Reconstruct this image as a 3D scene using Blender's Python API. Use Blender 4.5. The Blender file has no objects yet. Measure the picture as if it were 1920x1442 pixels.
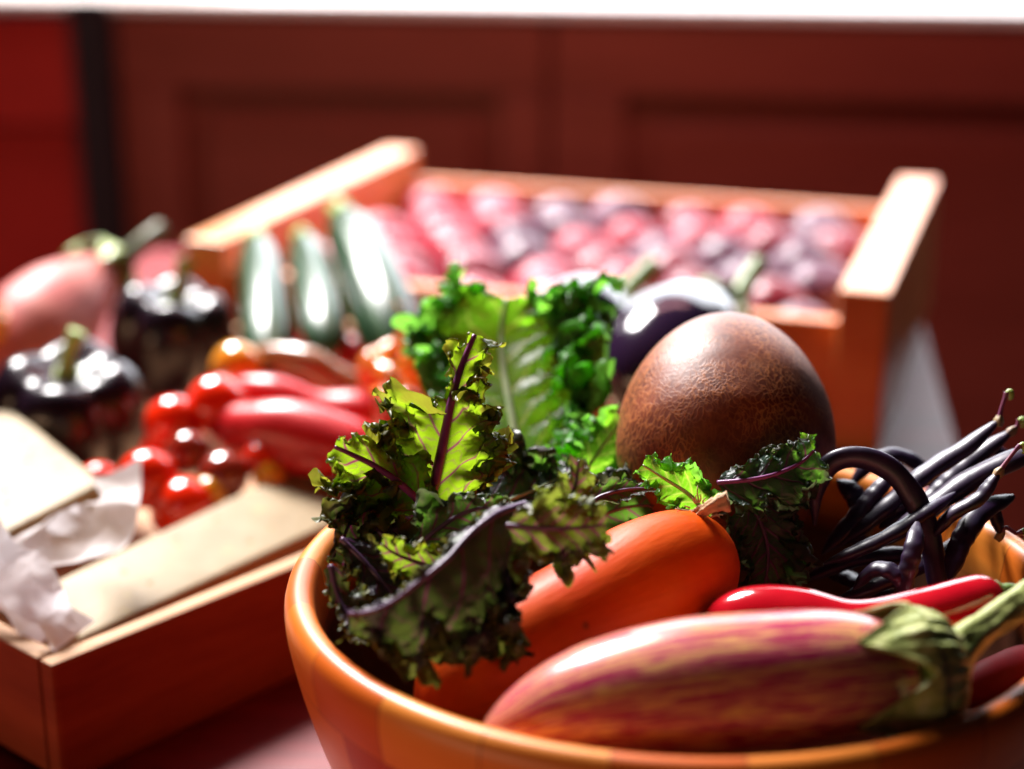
import bpy, bmesh, math, random
from mathutils import Vector, Matrix, noise
random.seed(7)
S = bpy.context.scene
C = S.collection
# ------------------------------------------------------------------ camera
F, PITCH, H = 3200.0, math.radians(18.0), 0.412
CP, SP = math.cos(PITCH), math.sin(PITCH)
cam = bpy.data.cameras.new('camera'); co = bpy.data.objects.new('camera', cam); C.objects.link(co)
co.location = (0, 0, H); co.rotation_euler = (math.pi/2 - PITCH, 0, 0)
cam.sensor_width = 36; cam.lens = F/1920*36; cam.clip_start = 0.01; cam.clip_end = 50
cam.dof.use_dof = True; cam.dof.focus_distance = 0.665; cam.dof.aperture_fstop = 3.45; cam.dof.aperture_blades = 0
S.camera = co
S.view_settings.view_transform = 'Standard'; S.view_settings.look = 'None'
S.view_settings.exposure = 0; S.view_settings.gamma = 1; S.view_settings.use_curve_mapping = False
# ------------------------------------------------------------------ light
W = bpy.data.worlds.new('World'); S.world = W; W.use_nodes = True
W.node_tree.nodes['Background'].inputs[0].default_value = (0.55, 0.6, 0.9, 1)
W.node_tree.nodes['Background'].inputs[1].default_value = 0.010

def area(name, loc, target, sx, sy, power, col):
    l = bpy.data.lights.new(name, 'AREA'); l.shape = 'RECTANGLE'; l.size = sx; l.size_y = sy
    l.energy = power; l.color = col
    o = bpy.data.objects.new(name, l); C.objects.link(o); o.location = loc
    o.rotation_euler = (Vector(target)-Vector(loc)).to_track_quat('-Z', 'Y').to_euler()
    return o
area('skylight_lamp', (-.95, 2.65, 2.2), (0, 1.05, .05), .95, 0.8, 350, (1.0, .97, .95))
area('room_fill_lamp', (-1.2, -.35, .10), (0, .65, .09), 1.1, .20, 5.6, (1.0, .60, .34))
area('added_wall_fill', (.12, 1.55, .95), (.1, 2.4, .0), .7, .3, 6, (1.0, .48, .46))  # added unseen fill, stands in for the flare haze over the wall
S.cycles.max_bounces = 8; S.cycles.transparent_max_bounces = 6
S.cycles.sample_clamp_indirect = 4
S.cycles.use_denoising = True

# ------------------------------------------------------------------ helpers
def P(px, py, d):
    r = (px-960)/F*d; u = (721-py)/F*d
    return Vector((r, d*CP+u*SP, H-d*SP+u*CP))
def PZ(px, py, z):
    u = (721-py)/F; dz = -SP+u*CP
    return P(px, py, (z-H)/dz)
CAMR = Vector((1, 0, 0)); CAMU = Vector((0, SP, CP)); CAMF = Vector((0, CP, -SP))

def link(name, me, mat, parent=None, smooth=True):
    if smooth: me.polygons.foreach_set('use_smooth', [True]*len(me.polygons))
    o = bpy.data.objects.new(name, me); C.objects.link(o)
    if mat: me.materials.append(mat)
    if parent: o.parent = parent
    return o
def tag(o, label, cat, group=None):
    o['label'] = label; o['category'] = cat
    if group: o['group'] = group
    return o
def thing(name, label, cat, loc, group=None):
    o = bpy.data.objects.new(name, None); C.objects.link(o); o.location = loc; o.empty_display_size = .02
    bpy.context.view_layer.update()
    return tag(o, label, cat, group)
def adopt(child, root):
    """child mesh is in world coordinates; shift it so that it sits under root"""
    child.parent = root
    child.data.transform(Matrix.Translation(-Vector(root.location)))
    return child

def grid_mesh(name, pts, nu, nv, wrap_v=False, uv=None, attrs=None):
    me = bpy.data.meshes.new(name)
    faces = []
    nvv = nv if wrap_v else nv-1
    for i in range(nu-1):
        for j in range(nvv):
            j2 = (j+1) % nv
            faces.append((i*nv+j, i*nv+j2, (i+1)*nv+j2, (i+1)*nv+j))
    me.from_pydata([tuple(p) for p in pts], [], faces); me.update()
    if attrs:
        for k, vals in attrs.items():
            a = me.attributes.new(k, 'FLOAT', 'POINT'); a.data.foreach_set('value', vals)
    return me

def catmull(pts, n):
    """pts: tuples (any length); returns n samples, roughly uniform in parameter by length"""
    pts = [tuple(p) for p in pts]
    d = [0]
    for a, b in zip(pts, pts[1:]):
        d.append(d[-1]+max(1e-9, math.dist(a[:3], b[:3])))
    L = d[-1]; out = []
    def ext(i):
        if i < 0: return tuple(2*a-b for a, b in zip(pts[0], pts[1]))
        if i >= len(pts): return tuple(2*a-b for a, b in zip(pts[-1], pts[-2]))
        return pts[i]
    for k in range(n):
        x = L*k/(n-1); i = 0
        while i < len(pts)-2 and x > d[i+1]: i += 1
        t = (x-d[i])/(d[i+1]-d[i])
        p0, p1, p2, p3 = ext(i-1), ext(i), ext(i+1), ext(i+2)
        out.append(tuple(.5*((2*b)+(c-a)*t+(2*a-5*b+4*c-e)*t*t+(-a+3*b-3*c+e)*t**3) for a, b, c, e in zip(p0, p1, p2, p3)))
    return out

def lerp_tab(tab, x):
    for (a, va), (b, vb) in zip(tab, tab[1:]):
        if x <= b:
            t = (x-a)/(b-a) if b > a else 0
            t = max(0, min(1, t)); return va+(vb-va)*t
    return tab[-1][1]
def smooth_tab(tab, n):
    return [c[1] for c in resample([(a, b) for a, b in tab], n)]
def resample(tab, n):
    out = []
    for k in range(n):
        x = tab[0][0]+(tab[-1][0]-tab[0][0])*k/(n-1)
        i = 0
        while i < len(tab)-2 and x > tab[i+1][0]: i += 1
        x0, y0 = tab[i]; x1, y1 = tab[i+1]
        m = lambda j: ((tab[min(j+1, len(tab)-1)][1]-tab[max(j-1, 0)][1])/(tab[min(j+1, len(tab)-1)][0]-tab[max(j-1, 0)][0]))
        h = x1-x0; t = (x-x0)/h; a, b = m(i)*h, m(i+1)*h
        out.append((x, (2*t**3-3*t*t+1)*y0+(t**3-2*t*t+t)*a+(-2*t**3+3*t*t)*y1+(t**3-t*t)*b))
    return out

def sweep(name, path, radf, n=64, m=32, flat=1.0, mod=None, up=None, cap=True):
    """tube along path (world Vectors) with radius radf(s); rounded ends when radf goes to 0"""
    # denser sampling near the ends
    pts = [Vector(p[:3]) for p in catmull(path, 200)]
    ss = [0.5-0.5*math.cos(math.pi*i/(n-1)) for i in range(n)] if cap else [i/(n-1) for i in range(n)]
    def at(s):
        x = s*199; i = min(198, int(x)); return pts[i].lerp(pts[i+1], x-i)
    T0 = (at(.01)-at(0)).normalized()
    ref = up or Vector((0, 0, 1))
    Nn = (ref-T0*ref.dot(T0)).normalized()
    V = []; sa = []; aa = []
    for s in ss:
        T = (at(min(1, s+.01))-at(max(0, s-.01))).normalized()
        Nn = (Nn-T*Nn.dot(T)).normalized(); B = T.cross(Nn)
        c = at(s); r = radf(s)
        for j in range(m):
            a = 2*math.pi*j/m
            rr = r*(mod(s, a) if mod else 1)
            V.append(c+Nn*math.cos(a)*rr*flat+B*math.sin(a)*rr); sa.append(s); aa.append(a)
    me = grid_mesh(name, V, n, m, True, attrs={'along': sa, 'round': aa})
    bm = bmesh.new(); bm.from_mesh(me)
    bmesh.ops.remove_doubles(bm, verts=bm.verts, dist=1e-6)
    be = [e for e in bm.edges if e.is_boundary]
    if be: bmesh.ops.holes_fill(bm, edges=be, sides=0)
    bmesh.ops.recalc_face_normals(bm, faces=bm.faces); bm.to_mesh(me); bm.free()
    return me

def round_rad(R, prof=None, e0=2.0, e1=2.0):
    """superellipse ends"""
    def f(s):
        x = 2*s-1
        e = e1 if x > 0 else e0
        v = max(0.0, 1-abs(x)**e)**.5
        return R*v*(lerp_tab(prof, s) if prof else 1)
    return f
def taper(tab):
    tt = resample(tab, 101)
    def f(s):
        x = s*100; i = min(99, int(x)); return max(0, tt[i][1]+(tt[i+1][1]-tt[i][1])*(x-i))
    return f

def box_mesh(name, cs, bev=.0012, segs=2):
    """8 corners: bottom 4, top 4"""
    me = bpy.data.meshes.new(name)
    bm = bmesh.new(); v = [bm.verts.new(c) for c in cs]
    for f in ((0, 3, 2, 1), (4, 5, 6, 7), (0, 1, 5, 4), (1, 2, 6, 5), (2, 3, 7, 6), (3, 0, 4, 7)):
        bm.faces.new([v[i] for i in f])
    bmesh.ops.recalc_face_normals(bm, faces=bm.faces)
    if bev: bmesh.ops.bevel(bm, geom=list(bm.edges), offset=bev, segments=segs, profile=.6, affect='EDGES')
    bm.to_mesh(me); bm.free(); return me
def obox(name, o, ax, ay, a0, a1, b0, b1, z0, z1, bev=.0012):
    """oriented box: origin o (x,y), axes ax, ay"""
    def q(a, b, z): return Vector((o[0]+ax[0]*a+ay[0]*b, o[1]+ax[1]*a+ay[1]*b, z))
    me = box_mesh(name, [q(a0, b0, z0), q(a1, b0, z0), q(a1, b1, z0), q(a0, b1, z0), q(a0, b0, z1), q(a1, b0, z1), q(a1, b1, z1), q(a0, b1, z1)], bev)
    return me
def join_meshes(name, ms):
    bm = bmesh.new()
    for m in ms: bm.from_mesh(m)
    me = bpy.data.meshes.new(name); bm.to_mesh(me); bm.free(); return me

# ------------------------------------------------------------------ materials
class M:
    def __init__(s, name, rough=.5, spec=.5, coat=0, coat_rough=.1, bump=None):
        s.mat = bpy.data.materials.new(name); s.mat.use_nodes = True
        s.t = s.mat.node_tree; s.b = s.t.nodes['Principled BSDF']
        s.b.inputs['Roughness'].default_value = rough; s.b.inputs['Specular IOR Level'].default_value = spec
        s.b.inputs['Coat Weight'].default_value = coat; s.b.inputs['Coat Roughness'].default_value = coat_rough
    def n(s, ty, **k):
        nd = s.t.nodes.new(ty)
        for a, b in k.items(): setattr(nd, a, b)
        return nd
    def put(s, sock, v):
        if hasattr(v, 'is_output') or isinstance(v, bpy.types.NodeSocket): s.t.links.new(v, sock)
        elif isinstance(v, (tuple, list)) and len(v) == 3 and sock.type == 'RGBA': sock.default_value = (*v, 1)
        else: sock.default_value = v
    def m(s, op, a, b=0.0, c=None):
        nd = s.n('ShaderNodeMath', operation=op); s.put(nd.inputs[0], a); s.put(nd.inputs[1], b)
        if c is not None: s.put(nd.inputs[2], c)
        return nd.outputs[0]
    def mix(s, f, a, b):
        nd = s.n('ShaderNodeMix', data_type='RGBA'); s.put(nd.inputs[0], f); s.put(nd.inputs[6], a); s.put(nd.inputs[7], b)
        return nd.outputs[2]
    def coord(s, which='Object', scale=(1, 1, 1), rot=(0, 0, 0)):
        tc = s.n('ShaderNodeTexCoord'); mp = s.n('ShaderNodeMapping')
        mp.inputs['Scale'].default_value = scale; mp.inputs['Rotation'].default_value = rot
        s.t.links.new(tc.outputs[which], mp.inputs[0]); return mp.outputs[0]
    def noise(s, vec, scale, detail=4, rough=.55, dist=0):
        nd = s.n('ShaderNodeTexNoise'); s.put(nd.inputs['Vector'], vec); nd.inputs['Scale'].default_value = scale
        nd.inputs['Detail'].default_value = detail; nd.inputs['Roughness'].default_value = rough; nd.inputs['Distortion'].default_value = dist
        return nd.outputs['Fac']
    def ramp(s, f, stops):
        nd = s.n('ShaderNodeValToRGB'); cr = nd.color_ramp
        while len(cr.elements) < len(stops): cr.elements.new(.5)
        for e, (p, c) in zip(cr.elements, stops): e.position = p; e.color = (*c, 1) if len(c) == 3 else c
        s.put(nd.inputs[0], f); return nd.outputs[0]
    def sstep(s, f, a, b):
        nd = s.n('ShaderNodeMapRange', interpolation_type='SMOOTHSTEP'); s.put(nd.inputs[0], f)
        nd.inputs[1].default_value = a; nd.inputs[2].default_value = b; return nd.outputs[0]
    def attr(s, name):
        nd = s.n('ShaderNodeAttribute', attribute_name=name); return nd.outputs['Fac']
    def comb(s, x, y, z):
        nd = s.n('ShaderNodeCombineXYZ'); s.put(nd.inputs[0], x); s.put(nd.inputs[1], y); s.put(nd.inputs[2], z); return nd.outputs[0]
    def col(s, v): s.put(s.b.inputs['Base Color'], v); return s
    def bump(s, h, strength=.3, dist=.001):
        nd = s.n('ShaderNodeBump'); nd.inputs['Strength'].default_value = strength; nd.inputs['Distance'].default_value = dist
        s.put(nd.inputs['Height'], h); s.t.links.new(nd.outputs[0], s.b.inputs['Normal']); return nd.outputs[0]

def wood(name, c1, c2, rough=.45, scale=(1, 1, 1), rot=(0, 0, 0), spec=.4, coat=0, big=6, edge=None):
    w = M(name, rough, spec, coat)
    v = w.coord('Object', scale, rot)
    n1 = w.noise(v, big, 5, .6, .6); n2 = w.noise(v, big*7, 4, .6)
    f = w.m('ADD', w.m('MULTIPLY', n1, .65), w.m('MULTIPLY', n2, .35))
    cc = w.ramp(f, [(.32, c1), (.68, c2)])
    if edge:      # upward faces coloured paler, standing in for bright light on the rim
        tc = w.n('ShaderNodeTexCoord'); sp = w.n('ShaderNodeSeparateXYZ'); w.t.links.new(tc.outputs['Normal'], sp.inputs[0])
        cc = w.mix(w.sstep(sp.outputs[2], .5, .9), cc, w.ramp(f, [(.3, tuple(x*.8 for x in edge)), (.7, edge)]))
    w.col(cc)
    w.bump(n2, .15, .0006); return w.mat
def skin(name, c1, c2, rough=.18, coat=.4, scale=30, spec=.5, bumps=.08, sss=0):
    w = M(name, rough, spec, coat, .08)
    v = w.coord('Object'); n = w.noise(v, scale, 4)
    w.col(w.ramp(n, [(.35, c1), (.68, c2)]))
    w.bump(w.noise(v, scale*2.2, 3), bumps, .001)
    if sss: w.b.inputs['Subsurface Weight'].default_value = sss; w.b.inputs['Subsurface Radius'].default_value = (.012, .004, .002); w.b.inputs['Subsurface Scale'].default_value = 1
    return w.mat
def emis(name, col, st):
    w = M(name); w.b.inputs['Base Color'].default_value = (0, 0, 0, 1)
    w.b.inputs['Emission Color'].default_value = (*col, 1); w.b.inputs['Emission Strength'].default_value = st; return w.mat

# bowl: rings of laminated blocks
def mat_bowl():
    w = M('laminated_bowl_wood', .40, .38, .04, .2)
    tc = w.n('ShaderNodeTexCoord'); sep = w.n('ShaderNodeSeparateXYZ'); w.t.links.new(tc.outputs['Object'], sep.inputs[0])
    ang = w.m('ARCTAN2', sep.outputs[1], sep.outputs[0])
    ring = w.m('FLOOR', w.m('DIVIDE', w.m('SUBTRACT', sep.outputs[2], .006), .034))
    k = w.m('ADD', w.m('MULTIPLY', ang, 22/6.2832), w.m('MULTIPLY', ring, .43))
    piece = w.m('FLOOR', k)
    wn = w.n('ShaderNodeTexWhiteNoise', noise_dimensions='2D'); w.put(wn.inputs[0], w.comb(piece, ring, 0))
    fr = w.m('FRACT', k); fz = w.m('FRACT', w.m('DIVIDE', w.m('SUBTRACT', sep.outputs[2], .006), .034))
    seam = w.m('MAXIMUM', w.sstep(w.m('ABSOLUTE', w.m('SUBTRACT', fr, .5)), .485, .5), w.sstep(w.m('ABSOLUTE', w.m('SUBTRACT', fz, .5)), .482, .5))
    grain = w.noise(w.comb(w.m('MULTIPLY', ang, .5), w.m('MULTIPLY', sep.outputs[2], 30), wn.outputs[0]), 3, 5, .6, .4)
    f = w.m('ADD', w.m('ADD', w.m('MULTIPLY', wn.outputs[0], .58), w.m('MULTIPLY', grain, .38)), w.m('MULTIPLY', w.m('SUBTRACT', ring, 2.2), .14))
    base = w.ramp(f, [(.12, (.46, .058, .003)), (.5, (.68, .145, .010)), (.88, (.80, .27, .035))])
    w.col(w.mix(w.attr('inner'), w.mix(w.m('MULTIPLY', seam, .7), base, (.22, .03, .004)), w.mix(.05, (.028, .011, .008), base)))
    w.bump(grain, .05, .0006)
    return w.mat

MB = mat_bowl()
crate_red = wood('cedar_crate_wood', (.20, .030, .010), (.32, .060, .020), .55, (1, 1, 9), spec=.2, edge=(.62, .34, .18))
crate_pale = wood('birch_board_wood', (.62, .40, .26), (.80, .60, .44), .35, (1, 1, 8), spec=.6)
crate_side = wood('crate_side_wood', (.66, .18, .045), (.78, .28, .08), .4, (1, 1, 9), spec=.5)
wall_wood = wood('dark_panel_wood', (.19, .032, .020), (.27, .05, .034), .45, (.5, 1, 5), spec=.35, big=3)
post_wood = wood('black_post_wood', (.012, .006, .010), (.022, .010, .016), .5, spec=.3)
red_wood = wood('red_lacquer_wood', (.36, .012, .010), (.48, .022, .016), .45, spec=.3)
table_wood = wood('red_lacquer_table', (.085, .003, .005), (.24, .009, .014), .5, (1, 6, 1), spec=.3, coat=0)
sill_wood = wood('pale_sill_wood', (.68, .58, .54), (.78, .70, .68), .3, spec=.5)

# ------------------------------------------------------------------ setting
# table top: right edge through two seen points, back edge beyond the far crate
ta = Vector((.352, 1.386)); tb = Vector((.311, 1.113)); tdir = (ta-tb).normalized(); tperp = Vector((-tdir.y, tdir.x))
corner = ta+tdir*.225
TW = (Vector((-.50, .93))-corner).dot(tperp)
me = obox('table_top', corner, tdir, tperp, -2.2, 0, 0, TW, -.03, 0, .003)
t = thing('table', 'glossy dark red lacquered table top under the bowl and the crates', 'table', (0, .9, 0))
adopt(link('tabletop', me, table_wood, smooth=False), t)
legs = []
for (a, b) in ((-.08, .08), (-.08, TW-.08), (-2.1, .08), (-2.1, TW-.08)):
    adopt(link('leg', obox('leg', corner, tdir, tperp, a-.03, a+.03, b-.03, b+.03, -.72, -.03, .002), table_wood, smooth=False), t)
fl = link('floor', obox('floor', (0, 0), (1, 0), (0, 1), -4, 4, -3, 3.2, -.78, -.72, 0), wood('floor_wood', (.05, .02, .015), (.08, .03, .02), .6), smooth=False); fl['kind'] = 'structure'

wa = math.radians(-8.0); wx = Vector((math.cos(wa), math.sin(wa))); wy = Vector((-math.sin(wa), math.cos(wa)))
w0 = PZ(1030, 30, .168); w0 = Vector((w0.x, w0.y))     # top of the panelled wall, at the seam
def wallx(px):      # pixel column -> distance along wall from the seam
    r = (px-960)/F; dx, dy = r, CP
    # ray (approx. horizontal plane) meets the wall line
    det = dx*(-wx.y)+wx.x*dy
    tt = (w0.x*(-wx.y)+wx.x*w0.y)/det
    return ((dx*tt-w0.x)*wx.x+(dy*tt-w0.y)*wx.y)
pw = thing('panelled_wall', 'dark red-brown panelled wooden wall behind the crates under the bright window sill', 'wall', (w0.x, w0.y, -.72))
xL, xR = wallx(262), 1.6
def wb(name, a0, a1, b0, b1, z0, z1, mat, bev=.004): return adopt(link(name, obox(name, w0, wx, wy, a0, a1, b0, b1, z0, z1, bev), mat, smooth=False), pw)
wb('backing_board', xL, xR, .03, .05, -.72, .150, wall_wood)
ztop, zpan = .165, .060
s1 = wallx(938); s2 = wallx(1162)
wb('rail', xL+.0, -.004, 0, .03, zpan, ztop, wall_wood); wb('rail', .004, xR, 0, .03, zpan, ztop, wall_wood)
wb('stile', s1, -.004, .0, .03, -.60, zpan-.001, wall_wood); wb('stile', .004, s2, .0, .03, -.60, zpan-.001, wall_wood)
wb('stile', xL, xL+.09, .0, .03, -.60, zpan-.001, wall_wood)
wb('panel', xL+.12, s1-.035, .012, .03, -.60, zpan-.04, wall_wood, .008); wb('panel', s2+.035, xR, .012, .03, -.60, zpan-.04, wall_wood, .008)
po = tag(link('corner_post', obox('corner_post', w0, wx, wy, wallx(192), xL-.002, -.02, .05, -.72, .185, .004), post_wood, smooth=False), 'dark post between the red panel and the brown panelled wall', 'post')
rp = thing('red_panel', 'bright red wooden panel left of the dark post', 'wall panel', (w0.x-1, w0.y, -.72))
for nm, z0, z1, b in (('board', -.72, -.005, .0), ('board', .0, .158, -.006)):
    adopt(link(nm, obox(nm, w0, wx, wy, -1.7, wallx(190), b, .03, z0, z1, .003), red_wood, smooth=False), rp)
si = tag(link('window_sill', obox('window_sill', w0, wx, wy, -1.8, 1.8, -.012, .16, .169, .186, .004), sill_wood, smooth=False), 'pale sunlit window sill along the top of the dark wall', 'window sill')
wn_ = thing('window', 'blown-out bright window above the sill', 'window', (w0.x, w0.y+.2, .187))
adopt(link('pane', obox('pane', w0, wx, wy, -.50, 1.05, .17, .175, .20, 1.30, 0), emis('daylight_pane', (.90, .94, 1.0), 6.5), smooth=False), wn_)
fm = [obox('f', w0, wx, wy, a, b, .155, .19, z0, z1, .003) for a, b, z0, z1 in ((-.56, -.50, .187, 1.36), (1.05, 1.11, .187, 1.36), (-.50, 1.05, .187, .2), (-.50, 1.05, 1.30, 1.36))]
adopt(link('frame', join_meshes('frame', fm), sill_wood, smooth=False), wn_)

# ------------------------------------------------------------------ bowl
BC = Vector((.0635, .609, 0))
prof = [(0, .004), (.05, .004), (.066, 0), (.074, .002), (.092, .013), (.115, .033), (.134, .062), (.1445, .090), (.1500, .112), (.1512, .122), (.1500, .1278), (.1465, .1305), (.1425, .1298), (.1398, .126), (.1385, .118), (.134, .095), (.122, .062), (.100, .035), (.07, .02), (.03, .015), (0, .0145)]
pp = catmull([(a, 0, b) for a, b in prof], 140)
V = []
for (r, _, z) in pp:
    for j in range(192):
        a = 2*math.pi*j/192; V.append((max(0, r)*math.cos(a), max(0, r)*math.sin(a), z-max(0, r)*math.sin(a)*.012*(z/.13)))
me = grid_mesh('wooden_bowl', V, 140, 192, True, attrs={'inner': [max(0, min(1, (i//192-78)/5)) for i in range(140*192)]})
0 and print('RIMIDX', [(i, round(p[0], 4), round(p[2], 4)) for i, p in enumerate(pp)][60:110:4])
bm = bmesh.new(); bm.from_mesh(me); bmesh.ops.remove_doubles(bm, verts=bm.verts, dist=1e-5); bmesh.ops.recalc_face_normals(bm, faces=bm.faces); bm.to_mesh(me); bm.free()
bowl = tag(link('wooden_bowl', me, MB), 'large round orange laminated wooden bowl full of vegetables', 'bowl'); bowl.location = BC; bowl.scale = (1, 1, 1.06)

# ------------------------------------------------------------------ crates
def crate(name, label, o, ax, ay, L, D, th, zs, ze, zf, m_side, m_end, endth, cat='crate', inset=0):
    """long sides run along ax at b=0 and b=D, end boards along ay"""
    t = thing(name, label, cat, (o[0]+ax[0]*L/2+ay[0]*D/2, o[1]+ax[1]*L/2+ay[1]*D/2, 0))
    A = lambda nm, *a, m, bev=.0015: adopt(link(nm, obox(nm, o, ax, ay, *a, bev), m, smooth=False), t)
    A('side_board', endth+.0006, L-endth-.0006, inset, inset+th, 0.004, zs, m=m_side); A('side_board', endth+.0006, L-endth-.0006, D-th-inset, D-inset, 0.004, zs, m=m_side)
    A('end_board', 0, endth, 0, D, 0, ze, m=m_end, bev=.003); A('end_board', L-endth, L, 0, D, 0, ze, m=m_end, bev=.003)
    A('floor_board', endth+.001, L-endth-.001, th+inset+.001, D-th-inset-.001, zf-.008, zf, m=m_side)
    return t
# back crate: near line from left-end corner to right-end corner (outer), seen tops at z=.115
ZE = .116
nl = PZ(343, 447, ZE); nr = PZ(1668, 550, ZE)
bx = Vector((nr.x-nl.x, nr.y-nl.y)); BL = bx.length; bx.normalize(); by = Vector((-bx.y, bx.x))
fr_ = PZ(1776, 336, ZE); BD = (Vector((fr_.x-nl.x, fr_.y-nl.y))).dot(by)
print('back crate', nl, nr, BL, BD)
end_wood = wood('crate_end_wood', (.68, .20, .045), (.82, .34, .11), .32, (1, 1, 9), spec=.6)
crate('plum_crate', 'wooden crate of plums with two tall pale end boards, behind the bowl', (nl.x, nl.y), bx, by, BL, BD, .014, .090, ZE, .032, crate_side, end_wood, .034, inset=.012)
# front crate
ZC = .062
fc = PZ(95, 1247, ZC); fe = PZ(600, 1040, ZC); fx = Vector((fe.x-fc.x, fe.y-fc.y)).normalized(); fy = Vector((-fx.y, fx.x))
FL, FD = .47, .36
print('front crate', fc, fx)
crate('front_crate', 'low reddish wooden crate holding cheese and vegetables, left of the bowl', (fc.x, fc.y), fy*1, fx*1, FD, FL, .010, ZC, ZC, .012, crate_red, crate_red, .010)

# cheese
def mat_cheese():
    w = M('pale_cheese', .55, .3); v = w.coord('Object')
    n = w.noise(v, 25, 5); sp = w.n('ShaderNodeTexVoronoi'); sp.inputs['Scale'].default_value = 80; w.put(sp.inputs['Vector'], v)
    hole = w.m('SUBTRACT', 1, w.sstep(w.m('ADD', sp.outputs['Distance'], w.m('MULTIPLY', w.noise(v, 60, 2), .35)), .22, .36))
    st = w.sstep(w.noise(v, 60, 3), .60, .70)
    base = w.ramp(n, [(.3, (.25, .175, .085)), (.7, (.37, .275, .155))])
    w.col(w.mix(w.m('MULTIPLY', hole, .75), w.mix(w.m('MULTIPLY', st, .45), base, (.45, .36, .12)), (.42, .25, .10)))
    w.bump(w.m('SUBTRACT', n, w.m('MULTIPLY', hole, .8)), .5, .0025)
    w.b.inputs['Subsurface Weight'].default_value = .2; w.b.inputs['Subsurface Radius'].default_value = (.01, .006, .003); w.b.inputs['Subsurface Scale'].default_value = 1
    return w.mat
MC = mat_cheese(); rind = wood('cheese_rind', (.45, .22, .07), (.58, .32, .12), .6)
def slab(name, label, tops, th, group=None):
    n = (tops[1]-tops[0]).cross(tops[2]-tops[0]).normalized()
    if n.z < 0: n = -n
    t = thing(name, label, 'cheese', tuple(sum(tops, Vector())/4-n*th))
    adopt(link('cheese_body', box_mesh('c', [p-n*th for p in tops]+list(tops), .0035, 4), MC), t)
    return t
A_, B_, C_, D_ = PZ(90, 1093, .064), PZ(150, 1200, .054), PZ(720, 936, .054), PZ(700, 808, .064)
slab('cheese_slab', 'long pale cheese slab lying in the crate beside its near board', [A_, B_, C_, D_], .026, 'cheeses')
slab('cheese_slab', 'square pale cheese block propped up at the left edge under the black pepper', [PZ(22, 764, .092), PZ(196, 902, .086), PZ(-70, 1040, .078), PZ(-330, 850, .088)], .030, 'cheeses')

# crumpled paper
def ribbon(path, width, seed, nu=90, nv=30):
    c = catmull([tuple(P(*p)) for p in path], nu); V = []
    for i in range(nu):
        T = (Vector(c[min(nu-1, i+1)])-Vector(c[max(0, i-1)])).normalized()
        sd = T.cross(CAMF-CAMU*.6).normalized(); N_ = T.cross(sd)
        for j in range(nv):
            t_ = j/(nv-1)-.5; p = Vector(c[i])+sd*t_*width*(1+.25*math.sin(i*.13+seed))
            q = p*45+Vector((seed, seed, 0))
            d = (.5-abs(noise.noise(q*.55)))*.016+abs(noise.noise(q*1.1+Vector((5, 1, 2))))*.004+.0007*abs(noise.noise(q*3.1))
            V.append(p+N_*d)
    return grid_mesh('r', V, nu, nv)
w = M('white_paper', .5, .3); w.col((.80, .76, .78)); w.b.inputs['Transmission Weight'].default_value = 0
tr = w.n('ShaderNodeBsdfTranslucent'); tr.inputs[0].default_value = (.86, .84, .88, 1)
mx = w.n('ShaderNodeMixShader'); mx.inputs[0].default_value = .55
w.t.links.new(w.b.outputs[0], mx.inputs[1]); w.t.links.new(tr.outputs[0], mx.inputs[2]); w.t.links.new(mx.outputs[0], w.t.nodes['Material Output'].inputs[0])
pm = join_meshes('crumpled_paper', [ribbon([(-120, 1085, .80), (0, 1065, .80), (110, 1030, .81), (190, 1000, .82), (228, 945, .84), (222, 890, .86)], .025, 1.3),
                                    ribbon([(-60, 990, .79), (20, 1060, .79), (60, 1110, .78), (100, 1155, .78), (140, 1200, .778)], .022, 7.7),
                                    ribbon([(-150, 1120, .79), (-60, 1105, .79), (40, 1130, .79), (105, 1170, .785)], .022, 4.1)])
sol = link('crumpled_paper', pm, w.mat); tag(sol, 'crumpled white wrapping paper around the cheese in the front crate', 'paper')

# ------------------------------------------------------------------ crate and table vegetables
stem_green = skin('green_stem_skin', (.10, .17, .03), (.22, .30, .07), .45, .1, 60, bumps=.25)
yel_green = skin('fresh_stem_skin', (.22, .36, .05), (.40, .50, .12), .4, .1, 60)
black_skin = skin('black_pepper_skin', (.010, .004, .010), (.022, .006, .014), .26, .18, 20, spec=.35, bumps=.02)
def tube(path_px, r0, r1, mat, parent, name, m=16, n=30):
    pts = [P(*p) if len(p) == 3 else p for p in path_px]
    me = sweep(name, pts, taper([(0, r0), (.5, (r0+r1)/2), (1, r1)]), n, m, cap=False)
    return adopt(link(name, me, mat), parent)

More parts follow.
